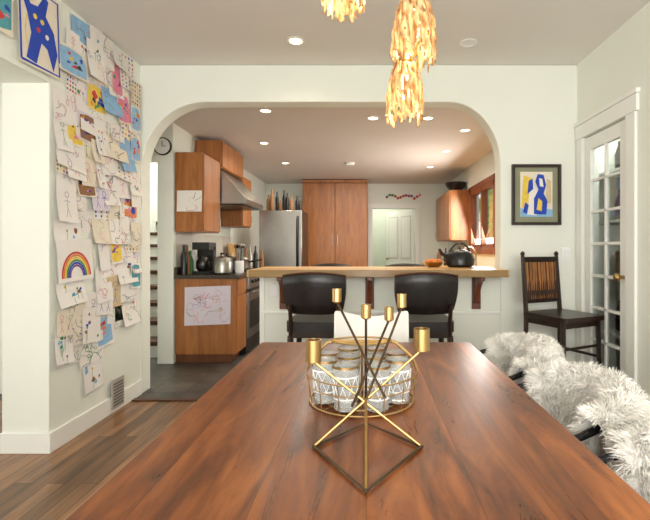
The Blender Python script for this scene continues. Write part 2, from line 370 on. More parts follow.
def sheepskin_mesh(seed):
    vs=[];fs=[]
    r=.228
    def surf(u,v):
        a=math.radians(-AM+2*AM*u); k=abs(a)/math.radians(100); top=.748-.08*k*k
        w=(v-.5)*2; edge=.78+.22*math.sin(math.pi*u)**.5+.22*noise.noise(Vector((u*4.5,w*1.5+seed*3,7)))
        drop=(abs(w)**1.8)*(.33 if w>0 else .27)*edge
        off=.038*math.sin(min(1,abs(w)*2.6)*math.pi/2)*(1 if w>0 else -1)
        rad=r+off+ (.015*abs(w) if w>0 else 0)
        nz=noise.noise(Vector((u*4,v*4,seed)))*.024
        return Vector((.03+rad*math.cos(a)+nz*math.cos(a)*(1 if w>0 else -1)*abs(w),rad*math.sin(a)+nz*math.sin(a)*(1 if w>0 else -1)*abs(w),top+.012-drop+abs(nz)))
    nu,nv=30,24
    for j in range(nv+1):
        for i in range(nu+1): vs.append(surf(i/nu,j/nv))
    for j in range(nv):
        for i in range(nu): fs.append((j*(nu+1)+i,j*(nu+1)+i+1,(j+1)*(nu+1)+i+1,(j+1)*(nu+1)+i))
    rnd=random.Random(seed)
    for _ in range(26000):
        u=rnd.random(); v=rnd.random(); p=surf(u,v)
        du=surf(min(1,u+.01),v)-surf(max(0,u-.01),v); dv=surf(u,min(1,v+.01))-surf(u,max(0,v-.01))
        n=dv.cross(du).normalized()
        a=math.radians(-AM+2*AM*u); outw=Vector((math.cos(a),math.sin(a),0))*(1 if v>.5 else -1)+Vector((0,0,.9 if .3<v<.7 else .1))
        if n.dot(outw)<0: n=-n
        if u<.05: n=(n+Vector((-.5,-1,0))).normalized()
        if u>.95: n=(n+Vector((-.5,1,0))).normalized()
        cl=noise.noise_vector(p*34)
        d=(n+cl*.8+Vector((rnd.uniform(-.4,.4),rnd.uniform(-.4,.4),rnd.uniform(-.4,.4)))).normalized()
        ln=rnd.uniform(.024,.046); w=rnd.uniform(.0007,.0014)
        side=d.cross(Vector((rnd.uniform(-1,1),rnd.uniform(-1,1),rnd.uniform(-1,1)))).normalized()
        p1=p+d*ln*.5; p2=p1+(d+cl*.9+Vector((0,0,-.3))).normalized()*ln*.35; p3=p2+(d*.4+cl*1.6+Vector((0,0,-.7))).normalized()*ln*.3
        o=len(vs); vs+= [p-side*w,p+side*w,p1-side*w,p1+side*w,p2-side*w*.8,p2+side*w*.8,p3]
        fs+= [(o,o+1,o+3,o+2),(o+2,o+3,o+5,o+4),(o+4,o+5,o+6)]
    me=bpy.data.meshes.new('sheepskin'); me.from_pydata(vs,[],fs); me.materials.append(M['fur'])
    me.polygons.foreach_set('use_smooth',[True]*len(me.polygons)); return me
for i,cy in enumerate((1.97,1.42,.85)):
    ch=iron_chair(cy)
    o=bpy.data.objects.new('sheepskin',sheepskin_mesh(i+1)); sc.collection.objects.link(o); o.parent=ch
# ------------------------------------------------------------ white shell chair at far end
b=B('white_shell_chair')
def sh(u,v):
    c=(u-.5)*2
    if v<.5:
        t=v/.5; y=-.20+.40*t; z=.45-.02*math.sin(t*math.pi)+.05*c*c*t; x=c*(.20+.01*t)
    else:
        t=(v-.5)/.5; y=.20+.09*t-.07*c*c*t; z=.45+.37*t+.05*c*c*(1-t)-.012*math.cos(c*math.pi*1.0)*t+.02*c*c*t; x=c*(.21+.0*t)
    return Vector((x,y,z))
b.grid(sh,16,20,'whitep')
b2=b.done(loc=(.03,2.18,0),bevel=0,solid=.012,sub=1)
c=B('chair_legs')
for sx in (-1,1):
    c.tube([(sx*.12,-.12,.425),(sx*.2,-.2,0)],.012,'maple',taper=[.016,.010]); c.tube([(sx*.12,.14,.425),(sx*.2,.22,0)],.012,'maple',taper=[.016,.010])
c.box(-.13,.13,-.13,.15,.415,.43,'black')
lg=c.done(bevel=0); lg.parent=b2
# ------------------------------------------------------------ geometric candle holder
b=B('geometric_candle_holder')
T=.752
L_=Vector((-.115,.955,T+.003)); Rr=Vector((.122,.955,T+.003)); F=Vector((0,.78,T+.003)); Bk=Vector((0,1.085,T+.003))
b.tube([L_,F,Rr,Bk],.0042,'bronze',8,closed=True)
for p in (L_,F,Rr,Bk): b.lathe([(0,-.005),(.006,0),(0,.005)],'bronze',p,n=8)
cups=[(Vector((-.1175,.965,.938)),.018,.05,Rr),(Vector((-.074,1.10,1.055)),.012,.034,Vector((.04,.93,T+.12))),(Vector((0,1.06,1.02)),.012,.034,Bk),
 (Vector((.058,1.09,1.01)),.012,.034,Vector((-.03,.93,T+.10))),(Vector((.088,1.07,1.045)),.012,.034,Vector((0,.955,T+.105))),(Vector((.124,.965,.963)),.018,.05,L_)]
for c_,r_,h_,dst in cups:
    b.tube([c_+Vector((0,0,.002)),dst],.003,'brass' if r_>.015 else 'bronze',8)
    b.lathe([(r_*.5,-.002),(r_,.002),(r_,h_),(r_*.88,h_),(r_*.86,.008),(0,.008)],'brass',c_,n=20)
b.tube([F,(0,.957,T+.107)],.0032,'brass'); b.tube([Bk,(0,.957,T+.107)],.0032,'bronze')
b.tube([(0,.80,T+.003),(0,1.075,T+.003)],.003,'bronze')
b.tube([(0,.957,T+.107),(0,.957,T+.002)],.003,'brass')
b.done(bevel=0)
# ------------------------------------------------------------ wire caddy of tumblers
b=B('wire_glass_caddy')
def ring(r,z,w=.0022,m='brass',n=40): b.tube([(r*math.cos(2*math.pi*i/n),r*math.sin(2*math.pi*i/n),z) for i in range(n)],w,m,6,closed=True)
ring(.152,.004,.0025); ring(.158,.055,.0016); ring(.162,.085,.0022); ring(.06,.004); ring(.11,.004)
for i in range(16):
    a=2*math.pi*i/16; c_,s_=math.cos(a),math.sin(a)
    b.tube([(0,0,.004),(.152*c_,.152*s_,.004),(.158*c_,.158*s_,.055),(.162*c_,.162*s_,.085)],.0014,'brass',6)
for dx in (-.012,.012):
    b.tube([(-.16,dx,.085),(-.15,dx,.12),(-.10,dx,.165),(-.09,dx,.168),(.09,dx,.168),(.10,dx,.165),(.15,dx,.12),(.16,dx,.085)],.003,'brass',8)
b.tube([(.09*math.cos(2*math.pi*i/30),.05*math.sin(2*math.pi*i/30),.17) for i in range(30)],.0028,'brass',8,closed=True)
b.tube([(0,0,.004),(0,0,.168)],.003,'brass')
cad=b.done(loc=(-.012,1.275,.7505),bevel=0)
b=B('tumbler_glasses')
def tumbler(x,y):
    b.lathe([(0,0),(.030,0),(.032,.003),(.036,.118),(.0342,.118),(.0305,.012),(0,.012)],'glass',(x,y,.009),n=20)
    b.lathe([(.0366,.112),(.0366,.118),(.034,.118)],'brass',(x,y,.009),n=20,cap=False)
    b.lathe([(.0335,.03),(.0338,.034)],'whitec',(x,y,.009),n=20,cap=False)
    b.lathe([(.0355,.088),(.0357,.092)],'whitec',(x,y,.009),n=20,cap=False)
    for k in range(9):
        a=2*math.pi*k/9; a2=a+.35
        for s in (a2,a-.35): b.tube([(x+.0334*math.cos(a),y+.0334*math.sin(a),.042),(x+.0350*math.cos(s),y+.0350*math.sin(s),.072),(x+.0364*math.cos(a),y+.0364*math.sin(a),.10)],.0010,'whitec',5)
for k in range(8):
    a=2*math.pi*(k+.5)/8; tumbler(.112*math.cos(a),.112*math.sin(a))
for k in range(2): tumbler(.040*(1 if k else -1),0)
o=b.done(bevel=0); o.parent=cad
# ------------------------------------------------------------ pendants
def pendant(x,y,ztop,zbot,seed,K=1):
    rnd=random.Random(seed); hgt=ztop-zbot
    b=B('amber_leaf_pendant_lamp')
    nu,nv=66,30; off=rnd.random()*10; vs=[];fs=[]
    fingers=[rnd.uniform(.78,1.0) for _ in range(11)]
    def P(i,j):
        t=j/nv; a=2*math.pi*i/nu
        r=.048+.020*math.sin(min(1,t*1.8)*math.pi/2)+.010*math.sin(t*math.pi)+.012*max(0,t-.7)/.3
        r+= .008*noise.noise(Vector((math.cos(a)*2.4,math.sin(a)*2.4,t*6+off)))+.006*math.cos(11*a)*(.3+t)
        r*=K
        return Vector((r*math.cos(a+.3*t),r*math.sin(a+.3*t),hgt*(1-t)+.010*noise.noise(Vector((math.cos(a)*4,math.sin(a)*4,t*4-off)))))
    vs=[P(i,j) for j in range(nv+1) for i in range(nu)]
    for j in range(nv):
        for i in range(nu):
            t=(j+.5)/nv; k=(i*11//nu)%11; ph=((i*11/nu)%1)
            if t>.5:
                lim=fingers[k]-abs(ph-.45)*.5
                if t>max(.6,lim+.12): continue
            if noise.noise(Vector((i*.62+off,j*.3,0)))>.32 and t>.06: continue
            fs.append((j*nu+i,j*nu+(i+1)%nu,(j+1)*nu+(i+1)%nu,(j+1)*nu+i))
    b.add(vs,fs,'amber')
    for k in range(11):
        i=int((k+.45)*nu/11)
        b.tube([P(i,j) for j in range(0,int(nv*fingers[k]),2)],.003,'amber',5)
    ob=b.done(loc=(x,y,zbot),bevel=0,solid=.002)
    c=B('bulb'); c.lathe([(.0,.0),(.018,.008),(.026,.03),(.024,.055),(.012,.085),(.012,.10)],'bulb',(0,0,hgt*.42),n=16)
    c.lathe([(.014,0),(.014,.04),(.026,.045),(.026,.06),(.006,.07)],'brass',(0,0,hgt*.42+.10),n=16)
    c.tube([(0,0,hgt*.42+.16),(0,0,2.68-zbot)],.003,'brass'); 
    o=c.done(bevel=0); o.parent=ob
    l=bpy.data.lights.new('pendant_light','POINT'); l.energy=.85; l.color=(1,.86,.64); l.shadow_soft_size=.03
    lo=bpy.data.objects.new('pendant_light',l); sc.collection.objects.link(lo); lo.parent=ob; lo.location=(0,0,hgt*.3)
pendant(.177,1.60,2.115,1.865,1,1.0)
pendant(.150,1.66,1.895,1.665,2,.88)
pendant(-.085,1.60,2.31,2.065,5)
b=B('ceiling_canopy'); b.lathe([(.16,0),(.17,-.01),(.16,-.02),(0,-.022)],'brass',(.08,1.62,2.70),n=32); b.done(bevel=0)
# ------------------------------------------------------------ recessed lights
def can(x,y,z,on=True,e=7):
    b=B('recessed_ceiling_light'); b.lathe([(.062,0),(.064,-.006),(.048,-.006),(.045,-.001)],'trim',(0,0,0),n=28,cap=False)
    b.lathe([(.046,-.001),(.044,-.003),(0,-.003)],'lamp' if on else 'whitec',(0,0,0),n=28)
    o=b.done(loc=(x,y,z-.0005),bevel=0)
    if on:
        l=bpy.data.lights.new('downlight','SPOT'); l.energy=e; l.color=(1,.86,.68); l.spot_size=2.6; l.spot_blend=.9; l.shadow_soft_size=.05
        lo=bpy.data.objects.new('downlight',l); sc.collection.objects.link(lo); lo.parent=o; lo.location=(0,0,-.02)
can(-.51,3.14,CE,e=8); can(.75,3.17,CE,False)
for x,y in ((.07,4.33),(.62,4.33),(1.09,4.77),(-1.26,5.35),(1.07,5.79),(-1.23,6.6),(1.02,6.9),(-.95,4.1)): can(x,y,KC,e=20)
b=B('smoke_detector'); b.lathe([(.07,0),(.07,-.02),(.05,-.035),(0,-.037)],'whitec',(-.24,6.6,KC),n=24); b.done(bevel=0)
# ------------------------------------------------------------ kitchen left run
def doorpanel(b,x,y0,y1,z0,z1,m='cab',s=1):
    b.box(min(x,x+.018*s),max(x,x+.018*s),y0+.004,y1-.004,z0+.004,z1-.004,m)
    b.tube([(x+.035*s,(y1-.05),z1-.06 if z1<1 else z0+.06),(x+.035*s,(y1-.05),(z1-.16) if z1<1 else z0+.16)],.005,'steel',6)
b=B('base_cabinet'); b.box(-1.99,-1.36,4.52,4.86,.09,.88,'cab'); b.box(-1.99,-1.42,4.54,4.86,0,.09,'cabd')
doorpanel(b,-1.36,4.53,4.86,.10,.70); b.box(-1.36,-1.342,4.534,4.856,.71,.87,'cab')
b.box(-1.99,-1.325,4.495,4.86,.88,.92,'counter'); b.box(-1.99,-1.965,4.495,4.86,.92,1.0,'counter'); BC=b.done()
b=B('base_cabinet')
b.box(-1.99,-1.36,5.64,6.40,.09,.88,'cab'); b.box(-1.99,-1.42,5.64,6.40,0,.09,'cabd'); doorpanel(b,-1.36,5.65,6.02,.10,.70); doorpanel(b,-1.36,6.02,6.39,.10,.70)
b.box(-1.99,-1.325,5.64,6.40,.88,.92,'counter'); b.box(-1.99,-1.965,5.64,6.40,.92,1.0,'counter'); b.done()
b=B('kitchen_range'); b.box(-1.96,-1.35,4.87,5.63,.02,.90,'steeld'); b.box(-1.35,-1.325,4.88,5.62,.18,.70,'steel'); b.box(-1.327,-1.322,4.96,5.54,.28,.6,'black'); b.box(-1.35,-1.315,4.88,5.62,.74,.90,'steel')
b.tube([(-1.28,4.93,.70),(-1.28,5.57,.70)],.011,'steel'); b.box(-1.96,-1.34,4.87,5.63,.90,.925,'black')
for y in (4.95,5.55): b.tube([(-1.325,y,.70),(-1.28,y,.70)],.008,'steel')
for i in range(5): b.lathe([(.02,0),(.018,.03),(0,.03)],'black',(-1.315,4.98+i*.135,.82),n=14,rot=Matrix.Rotation(math.pi/2,3,'Y'))
for y in (5.05,5.25,5.45):
    for x in (-1.8,-1.5): b.box(x-.12,x+.12,y-.008,y+.008,.925,.945,'black'); b.box(x-.008,x+.008,y-.09,y+.09,.925,.945,'black')
b.done()
b=B('wall_cabinet'); b.box(-1.99,-1.71,4.52,5.04,1.37,2.20,'cab'); doorpanel(b,-1.71,4.53,5.03,1.38,2.19); WC=b.done()
b=B('wall_cabinet'); b.box(-1.99,-1.69,5.05,5.92,2.14,2.46,'cab'); b.box(-1.69,-1.672,5.06,5.48,2.15,2.45,'cab'); b.box(-1.69,-1.672,5.49,5.91,2.15,2.45,'cab'); b.done()
b=B('range_hood'); b.prism([(-1.99,2.13),(-1.71,2.13),(-1.40,1.78),(-1.40,1.72),(-1.99,1.72)],'Y',5.06,5.90,'steel'); b.box(-1.93,-1.45,5.1,5.86,1.71,1.72,'steeld'); b.done()
b=B('wall_cabinet'); b.box(-1.99,-1.71,5.95,6.40,1.5,2.2,'cab'); doorpanel(b,-1.71,5.95,6.40,1.51,2.19); b.done()
# fridge
b=B('refrigerator'); b.box(-1.6,-.96,6.54,7.2,.02,1.775,'steeld'); b.box(-1.6,-.96,6.49,6.54,.62,1.77,'steel'); b.box(-1.6,-.96,6.49,6.54,.06,.60,'steel')
b.tube([(-1.02,6.49,.72),(-1.02,6.44,.78),(-1.02,6.42,1.2),(-1.02,6.44,1.62),(-1.02,6.49,1.68)],.018,'black')
b.tube([(-1.5,6.49,.52),(-1.47,6.44,.52),(-1.09,6.44,.52),(-1.06,6.49,.52)],.012,'steel'); b.done(bevel=.008)
# tall cabinet
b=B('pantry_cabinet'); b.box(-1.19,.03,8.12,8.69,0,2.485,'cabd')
for x0,x1 in ((-1.185,-.585),(-.575,.025)):
    b.box(x0,x1,8.10,8.12,.10,2.42,'cab')
for x in (-.63,-.53): b.tube([(x,8.08,1.25),(x,8.08,1.45)],.006,'steel'); 
b.box(-1.19,.03,8.09,8.12,2.43,2.485,'cab'); b.done()
b=B('pantry_jars')
for i in range(9):
    x=-1.53+i*.062; h=U(.16,.36); r=.028; c=random.choice(['black','steeld',INK['brown'],INK['green'],'dark','black'])
    b.lathe([(r,0),(r,h*.65),(r*.45,h*.8),(r*.4,h),(0,h)],c,(x,6.8+U(-.1,.1),1.778),n=14)
b.done(bevel=0)
# counter items
def item(name,fn,loc):
    b=B(name); fn(b); return b.done(loc=loc,bevel=.002)
def coffee(b):
    b.box(-.09,.09,-.11,.11,0,.03,'black'); b.box(-.09,.09,.03,.11,.03,.30,'black'); b.box(-.09,.09,-.11,.11,.26,.34,'black')
    b.lathe([(.05,0),(.07,.03),(.07,.1),(.045,.15),(.05,.16)],'steeld',(0,-.04,.032)); b.tube([(.06,-.06,.06),(.11,-.08,.07),(.11,-.08,.14),(.05,-.06,.15)],.007,'black')
item('coffee_maker',coffee,(-1.76,4.72,.921))
def cooker(b):
    b.lathe([(.08,0),(.10,.02),(.105,.13),(.10,.14)],'steel'); b.lathe([(.103,.14),(.09,.175),(.04,.19),(.02,.2),(.02,.21),(0,.212)],'steel'); b.box(-.02,.02,-.012,.012,.205,.23,'black')
item('rice_cooker',cooker,(-1.53,4.62,.921))
def crock(b):
    b.lathe([(.04,0),(.05,.02),(.05,.14),(.044,.14),(.044,.02),(0,.02)],'whitec')
    for i in range(7):
        a=i*.9; dx,dy=.045*math.cos(a),.045*math.sin(a); b.tube([(dx*.3,dy*.3,.03),(dx,dy,U(.24,.32))],.006,random.choice(['cab','steel','black']),6)
        b.lathe([(0,-.03),(.016,-.01),(.018,.01),(0,.03)],random.choice(['cab','steel','black']),(dx,dy,.30),n=10)
item('utensil_crock',crock,(-1.40,4.79,.921))
def pot(b,c='black'):
    b.lathe([(.09,0),(.11,.02),(.11,.12),(.112,.125),(.08,.15),(.015,.16),(.015,.18),(.025,.19),(0,.195)],c)
    b.tube([(.11,0,.09),(.15,0,.1),(.27,0,.12)],.01,'black')
item('saucepan',lambda b:pot(b,'steel'),(-1.5,5.15,.946))
item('frying_pot',lambda b:pot(b,'black'),(-1.75,5.45,.946))
def bottles(b,pp=((0,0),(.09,.05),(.02,.15),(-.09,.1),(.1,.2),(-.02,.3))):
    for i,(x,y) in enumerate(pp):
        h=U(.2,.33); r=U(.03,.036); b.lathe([(r,0),(r,h*.6),(r*.4,h*.78),(r*.35,h),(0,h)],['black',INK['brown'],INK['green'],'whitec','steel',INK['red']][i%6],(x,y,0),n=16)
item('oil_bottles',lambda b:bottles(b,((0,0),(.11,.03),(.02,.15),(-.09,.1),(.12,.2),(-.02,.3),(.22,.1),(.26,.28))),(-1.72,5.78,.921))
item('spice_jars',lambda b:bottles(b,((0,0),(0,.08),(0,.16),(.0,.24))),(-1.915,4.56,.921)) 
def board(b):
    b.box(-.012,.012,-.16,.16,0,.34,'maple',tilt=('Y',-.12)); 
item('cutting_board',board,(-1.90,6.2,.925))
# stair
b=B('staircase')
for i in range(14):
    z=(i+1)*.18; y=4.75+i*.26
    b.box(-3.29,-2.15,y,y+.02,z-.18,z-.045,'trim'); b.box(-3.29,-2.15,y-.035,y+.26,z-.045,z,'tread')
b.done(bevel=0)
b=B('trim_stair_opening'); b.box(-2.16,-1.995,4.485,4.5,0,KC,'trim'); b.box(-3.3,-2.16,4.485,4.5,2.09,2.16,'trim'); b.done()
def disc(r,n=28): return [(r*math.cos(2*math.pi*i/n),r*math.sin(2*math.pi*i/n)) for i in range(n)]
b=B('wall_clock'); b.prism(disc(.092),'Y',-.018,0,'steeld'); b.prism(disc(.080),'Y',-.022,-.0182,'whitec')
b.box(-.003,.003,-.025,-.0225,0,.055,'black'); b.box(-.002,.038,-.025,-.0225,-.002,.003,'black'); b.done(loc=(-2.10,4.484,2.25),bevel=0)
# right kitchen
b=B('wall_cabinet'); b.box(1.34,1.648,6.87,8.16,1.33,2.13,'cab')
for i in range(3): doorpanel(b,1.34,6.88+i*.427,6.88+(i+1)*.427,1.34,2.12,s=-1)
b.done()
b=B('sink_counter'); b.box(1.06,1.648,4.62,8.2,.09,.88,'cab'); b.box(1.1,1.648,4.64,8.2,0,.09,'cabd'); b.box(1.03,1.648,4.6,8.2,.88,.92,'mapleedge')
for i in range(6): doorpanel(b,1.06,4.63+i*.59,4.63+(i+1)*.59,.1,.70,s=-1)
b.tube([(1.55,6.1,.92),(1.55,6.1,1.15),(1.48,6.1,1.22),(1.38,6.1,1.2),(1.36,6.1,1.13)],.012,'steel'); b.done()
item('canisters',lambda b:bottles(b,((0,0),(.0,.14),(.0,.3),(.0,.5),(.02,.75),(0,.95),(-.15,.1),(-.18,.6))),(1.45,6.95,.921))
b=B('decorative_bowl'); b.lathe([(.05,0),(.09,.01),(.16,.10),(.17,.15),(.16,.15),(.08,.02),(0,.02)],'black',n=28); 
for k in range(8): b.lathe([(0,-.03),(.03,0),(0,.03)],INK['teal'],(.09*math.cos(k),.09*math.sin(k),.14),n=10)
b.done(loc=(1.48,7.15,2.131),bevel=0)
b=B('window_2')
for y in (5.5,6.11,6.72): b.box(1.63,1.72,y,y+.06,1.2,2.07,'redwood')
for z in (1.2,2.01): b.box(1.63,1.72,5.5,6.78,z,z+.06,'redwood')
b.box(1.625,1.65,5.42,5.5,1.14,2.14,'redwood'); b.box(1.625,1.65,6.78,6.86,1.14,2.14,'redwood'); b.box(1.60,1.65,5.42,6.86,1.12,1.2,'redwood'); b.box(1.625,1.65,5.42,6.86,2.07,2.15,'redwood')
b.box(1.684,1.688,5.56,6.72,1.26,2.01,'pane'); b.done()
b=B('garden_hedge')
b.grid(lambda u,v:Vector((3.2+.4*noise.noise(Vector((u*14,v*8,0))),2+10*u,-1+4.2*v)),70,30,'hedge'); b.done(bevel=0)
# back door, standing ajar into the hall
b=B('door_2'); b.box(-.84,0,-.02,.02,.01,1.99,'trim')
for x0,x1 in ((-.77,-.46),(-.38,-.07)):
    for z0,z1 in ((.15,.85),(.98,1.88)):
        for s in (-1,1): b.box(x0,x1,min(s*.02,s*.026),max(s*.02,s*.026),z0,z1,'tile'); b.box(x0+.03,x1-.03,min(s*.026,s*.032),max(s*.026,s*.032),z0+.03,z1-.03,'trim')
b.lathe([(.012,0),(.025,.04),(.02,.06),(0,.062)],'brass',(-.78,-.02,.98),rot=Matrix.Rotation(math.pi/2,3,'X'),n=14); b.done(loc=(.985,8.835,0),rz=math.radians(-52))
b=B('trim_back_door'); b.box(.04,.129,8.67,8.70,0,2.0,'trim'); b.box(.991,1.08,8.67,8.70,0,2.0,'trim'); b.box(.03,1.10,8.665,8.70,2.001,2.1,'trim'); b.done()
b=B('flower_garland')
for i in range(13):
    x=.42+i*.055; z=2.25+.03*math.sin(i*1.1)+U(-.02,.02); b.lathe([(0,.0),(.028,.004),(.02,.014),(0,.018)],INK[random.choice(['red','red','pink','green','purple'])],(x,8.697,z),rot=Matrix.Rotation(math.pi/2,3,'X'),n=9)
b.tube([(.40+i*.06,8.69,2.25+.03*math.sin(i*1.1)) for i in range(12)],.004,INK['green'],5); b.done(bevel=0)
# bar top items
b=B('black_kettle'); b.lathe([(.10,0),(.125,.02),(.13,.07),(.10,.13),(.04,.155),(.012,.16),(.012,.18),(0,.182)],'black',n=28)
b.tube([(-.10,0,.09),(-.16,0,.12),(-.18,0,.16)],.016,'black',taper=[.022,.016,.01]); b.tube([(.09*math.cos(t*math.pi/10),0,.11+.10*math.sin(t*math.pi/10)) for t in range(11)],.008,'black'); b.done(loc=(.83,3.83,1.0305),bevel=0)
b=B('fruit_dish'); b.lathe([(.04,0),(.07,.01),(.10,.045),(.095,.045),(.06,.015),(0,.015)],'brass',n=24)
for k in range(4): b.lathe([(0,-.03),(.022,-.02),(.03,0),(.022,.02),(0,.03)],INK['orange'],(.045*math.cos(k*1.6),.045*math.sin(k*1.6),.045),n=12)
b.done(loc=(.60,3.84,1.0305),bevel=0)
# drawings
def sheet(b,fr,w,h,m='paper',curl=.0):
    b.grid(lambda u,v:fr((u-.5)*w,(v-.5)*h,curl*(1-v)**2),5,5,m)
def ribbon(b,fr,pts,wd,m,curlf):
    vs=[];fs=[]
    for i,p in enumerate(pts):
        q=pts[min(i+1,len(pts)-1)]; o=pts[max(i-1,0)]; dx,dy=q[0]-o[0],q[1]-o[1]; l=math.hypot(dx,dy) or 1
        nx,ny=-dy/l*wd,dx/l*wd
        for s in (-1,1):
            a,c=p[0]+nx*s,p[1]+ny*s; vs.append(fr(a,c,curlf(c)+.0012))
    for i in range(len(pts)-1): fs.append((2*i,2*i+1,2*i+3,2*i+2))
    b.add(vs,fs,m)
def drawing(b,fr,w,h,kind,rnd,curl=.01,pm='paper',dense=1):
    sheet(b,fr,w,h,pm,curl); cf=lambda c:curl*(.5-c/h)**2
    if kind=='scribble':
        col=INK[rnd.choice(['pencil','pencil','pencil','red','blue','green','orange','purple','pink','teal','brown'])]
        for s in range(rnd.randint(4,9)*dense):
            if rnd.random()<.4: col=INK[rnd.choice(['pencil','red','blue','green','orange','purple','pink','black'])]
            x,y=rnd.uniform(-.35,.35)*w,rnd.uniform(-.35,.35)*h; a=rnd.uniform(0,6.3); pts=[]; st=rnd.uniform(.006,.014)
            for k in range(rnd.randint(8,22)):
                pts.append((x,y)); a+=rnd.uniform(-.9,1.2); x=max(-.45*w,min(.45*w,x+st*math.cos(a))); y=max(-.45*h,min(.45*h,y+st*math.sin(a)))
            ribbon(b,fr,pts,rnd.uniform(.0008,.0022),col,cf)
    elif kind=='rainbow':
        for i,cn in enumerate(['red','orange','yellow','green','blue','purple']):
            r=.40*w-i*.014; ribbon(b,fr,[(r*math.cos(t*math.pi/16),-.40*h+r*1.15*math.sin(t*math.pi/16)) for t in range(17)],.0066,INK[cn],cf)
    elif kind=='blobs':
        for s in range(rnd.randint(4,9)):
            x,y=rnd.uniform(-.34,.34)*w,rnd.uniform(-.34,.34)*h; r=rnd.uniform(.05,.11)*min(w,h); c=INK[rnd.choice(['red','blue','green','yellow','orange','purple','pink','teal','sky','brown'])]
            k=rnd.randint(7,11); b.add([fr(x+r*rnd.uniform(.6,1.2)*math.cos(6.28*i/k),y+r*rnd.uniform(.6,1.2)*math.sin(6.28*i/k),cf(y)+.001+s*.0001) for i in range(k)],[tuple(range(k))],c)
            if rnd.random()<.5: ribbon(b,fr,[(x,y-r),(x+rnd.uniform(-.01,.01),max(-.47*h,y-r-.3*h))],.0015,INK['green'],cf)
    elif kind=='figure':
        c=INK[rnd.choice(['purple','pink','blue','pencil','red','green'])]
        for fx in ([0] if rnd.random()<.5 else [-.2*w,.2*w]):
            ribbon(b,fr,[(fx+.1*w*math.cos(t*.524),.2*h+.1*w*math.sin(t*.524)) for t in range(13)],.0015,c,cf)
            for p in ([(0,.1),(0,-.15),(-.1,-.38)],[(0,-.15),(.1,-.38)],[(-.14,.02),(0,.05),(.14,.02)]):
                ribbon(b,fr,[(fx+q[0]*w,q[1]*h) for q in p],.0015,c,cf)
    elif kind=='dots':
        for i in range(4):
            for j in range(6):
                x,y=(-.36+.24*i)*w,(-.4+.16*j)*h; c=INK[rnd.choice(['red','blue','green','yellow','purple','orange','pink'])]; r=.05*h
                b.add([fr(x+r*math.cos(1.05*k),y+r*math.sin(1.05*k),cf(y)+.0014) for k in range(6)],[tuple(range(6))],c)
    elif kind=='paint':
        c=INK[rnd.choice(['sky','yellow','teal','brown','pink','orange'])]
        b.add([fr(x*w,y*h,cf(y*h)+.0009) for x,y in ((-.42,-.42),(0,-.45),(.43,-.4),(.44,.1),(.3,.4),(-.1,.44),(-.42,.38),(-.45,0))],[tuple(range(8))],c)
        for s in range(7):
            x,y=rnd.uniform(-.3,.3)*w,rnd.uniform(-.3,.3)*h; r=rnd.uniform(.08,.2)*min(w,h); c=INK[rnd.choice(['red','blue','green','yellow','orange','purple','pink','black'])]
            k=9; b.add([fr(x+r*rnd.uniform(.4,1.2)*math.cos(6.28*i/k),y+r*rnd.uniform(.4,1.2)*math.sin(6.28*i/k),cf(y)+.0011+s*.0001) for i in range(k)],[tuple(range(k))],c)
    elif kind=='bull':
        body=[(-.35,-.42),(-.22,-.1),(-.3,.12),(-.42,.30),(-.38,.42),(-.22,.24),(-.05,.26),(.12,.44),(.22,.40),(.14,.2),(.34,.05),(.42,-.2),(.3,-.44),(.16,-.2),(.02,-.16),(-.12,-.44)]
        vs=[fr(p[0]*w,p[1]*h,cf(p[1]*h)+.0014) for p in body]; b.add(vs,[tuple(range(len(vs)))],INK['blue'])
        for (x,y,c) in ((-.12,.12,'yellow'),(.05,.1,'yellow'),(.16,-.05,'paper'),(-.05,-.02,'red')):
            b.add([fr(x*w+.016*math.cos(k),y*h+.016*math.sin(k),cf(y*h)+.002) for k in range(6)],[tuple(range(6))],INK.get(c) or M[c])
        ribbon(b,fr,[(-.46*w,-.46*h),(.46*w,-.46*h),(.46*w,.46*h),(-.46*w,.46*h),(-.46*w,-.46*h)],.007,INK['blue'],cf)
        for sx in (-.3,.3): ribbon(b,fr,[(sx*w,-.3*h),(sx*w*1.2,-.1*h),(sx*w,.1*h)],.003,INK['yellow'],cf)
def wallfr(y,z,rot,base=.002):
    c,s=math.cos(rot),math.sin(rot)
    return lambda u,v,o: Vector((-1.85+base+max(0,o),y+u*c-v*s,z+u*s+v*c))
b=B('childrens_drawings'); rnd=random.Random(23)
drawing(b,wallfr(2.43,2.42,.03,.022),.31,.46,'bull',rnd,.004,'cream')
drawing(b,wallfr(2.17,2.46,-.02,.020),.15,.36,'paint',rnd,.004,'cream')
drawing(b,wallfr(2.725,1.12,.05,.024),.33,.26,'rainbow',rnd,.008,'paper')
lay=0
z=.26
while z<2.60:
    y=2.545+rnd.uniform(0,.03)
    while y<3.44:
        portrait=rnd.random()<.5; w,h=(.17,.23) if portrait else (.24,.18)
        if rnd.random()<.2: w,h=w*.7,h*.7
        w*=rnd.uniform(.8,1.2); h*=rnd.uniform(.9,1.1)
        yy=y+w/2; zz=min(2.585,max(.25,z+rnd.uniform(-.05,.05)))
        skip=(z<.6 and yy>3.02) or (z<.4 and rnd.random()<.4) or (abs(yy-2.725)<.22 and abs(zz-1.12)<.17) or yy+w/2>3.54 or yy-w/2<2.54 or (yy<2.66 and zz>2.15)
        if not skip:
            k=rnd.choice(['scribble']*7+['figure']*3+['blobs']*4+['dots']+['paint']*2)
            pm=rnd.choice(['paper']*8+['cream','cream','lav']+([INK['tan']] if rnd.random()<.35 else ['paper'])+([INK['sky']] if rnd.random()<.4 else ['paper']))
            lay+=1
            drawing(b,wallfr(yy,zz,rnd.uniform(-.12,.12),.002+.0026*(lay%7)),w,h,k,rnd,rnd.choice([0,.004,.012,.028]),pm)
        y+=w*rnd.uniform(.66,.84)
    z+=.13
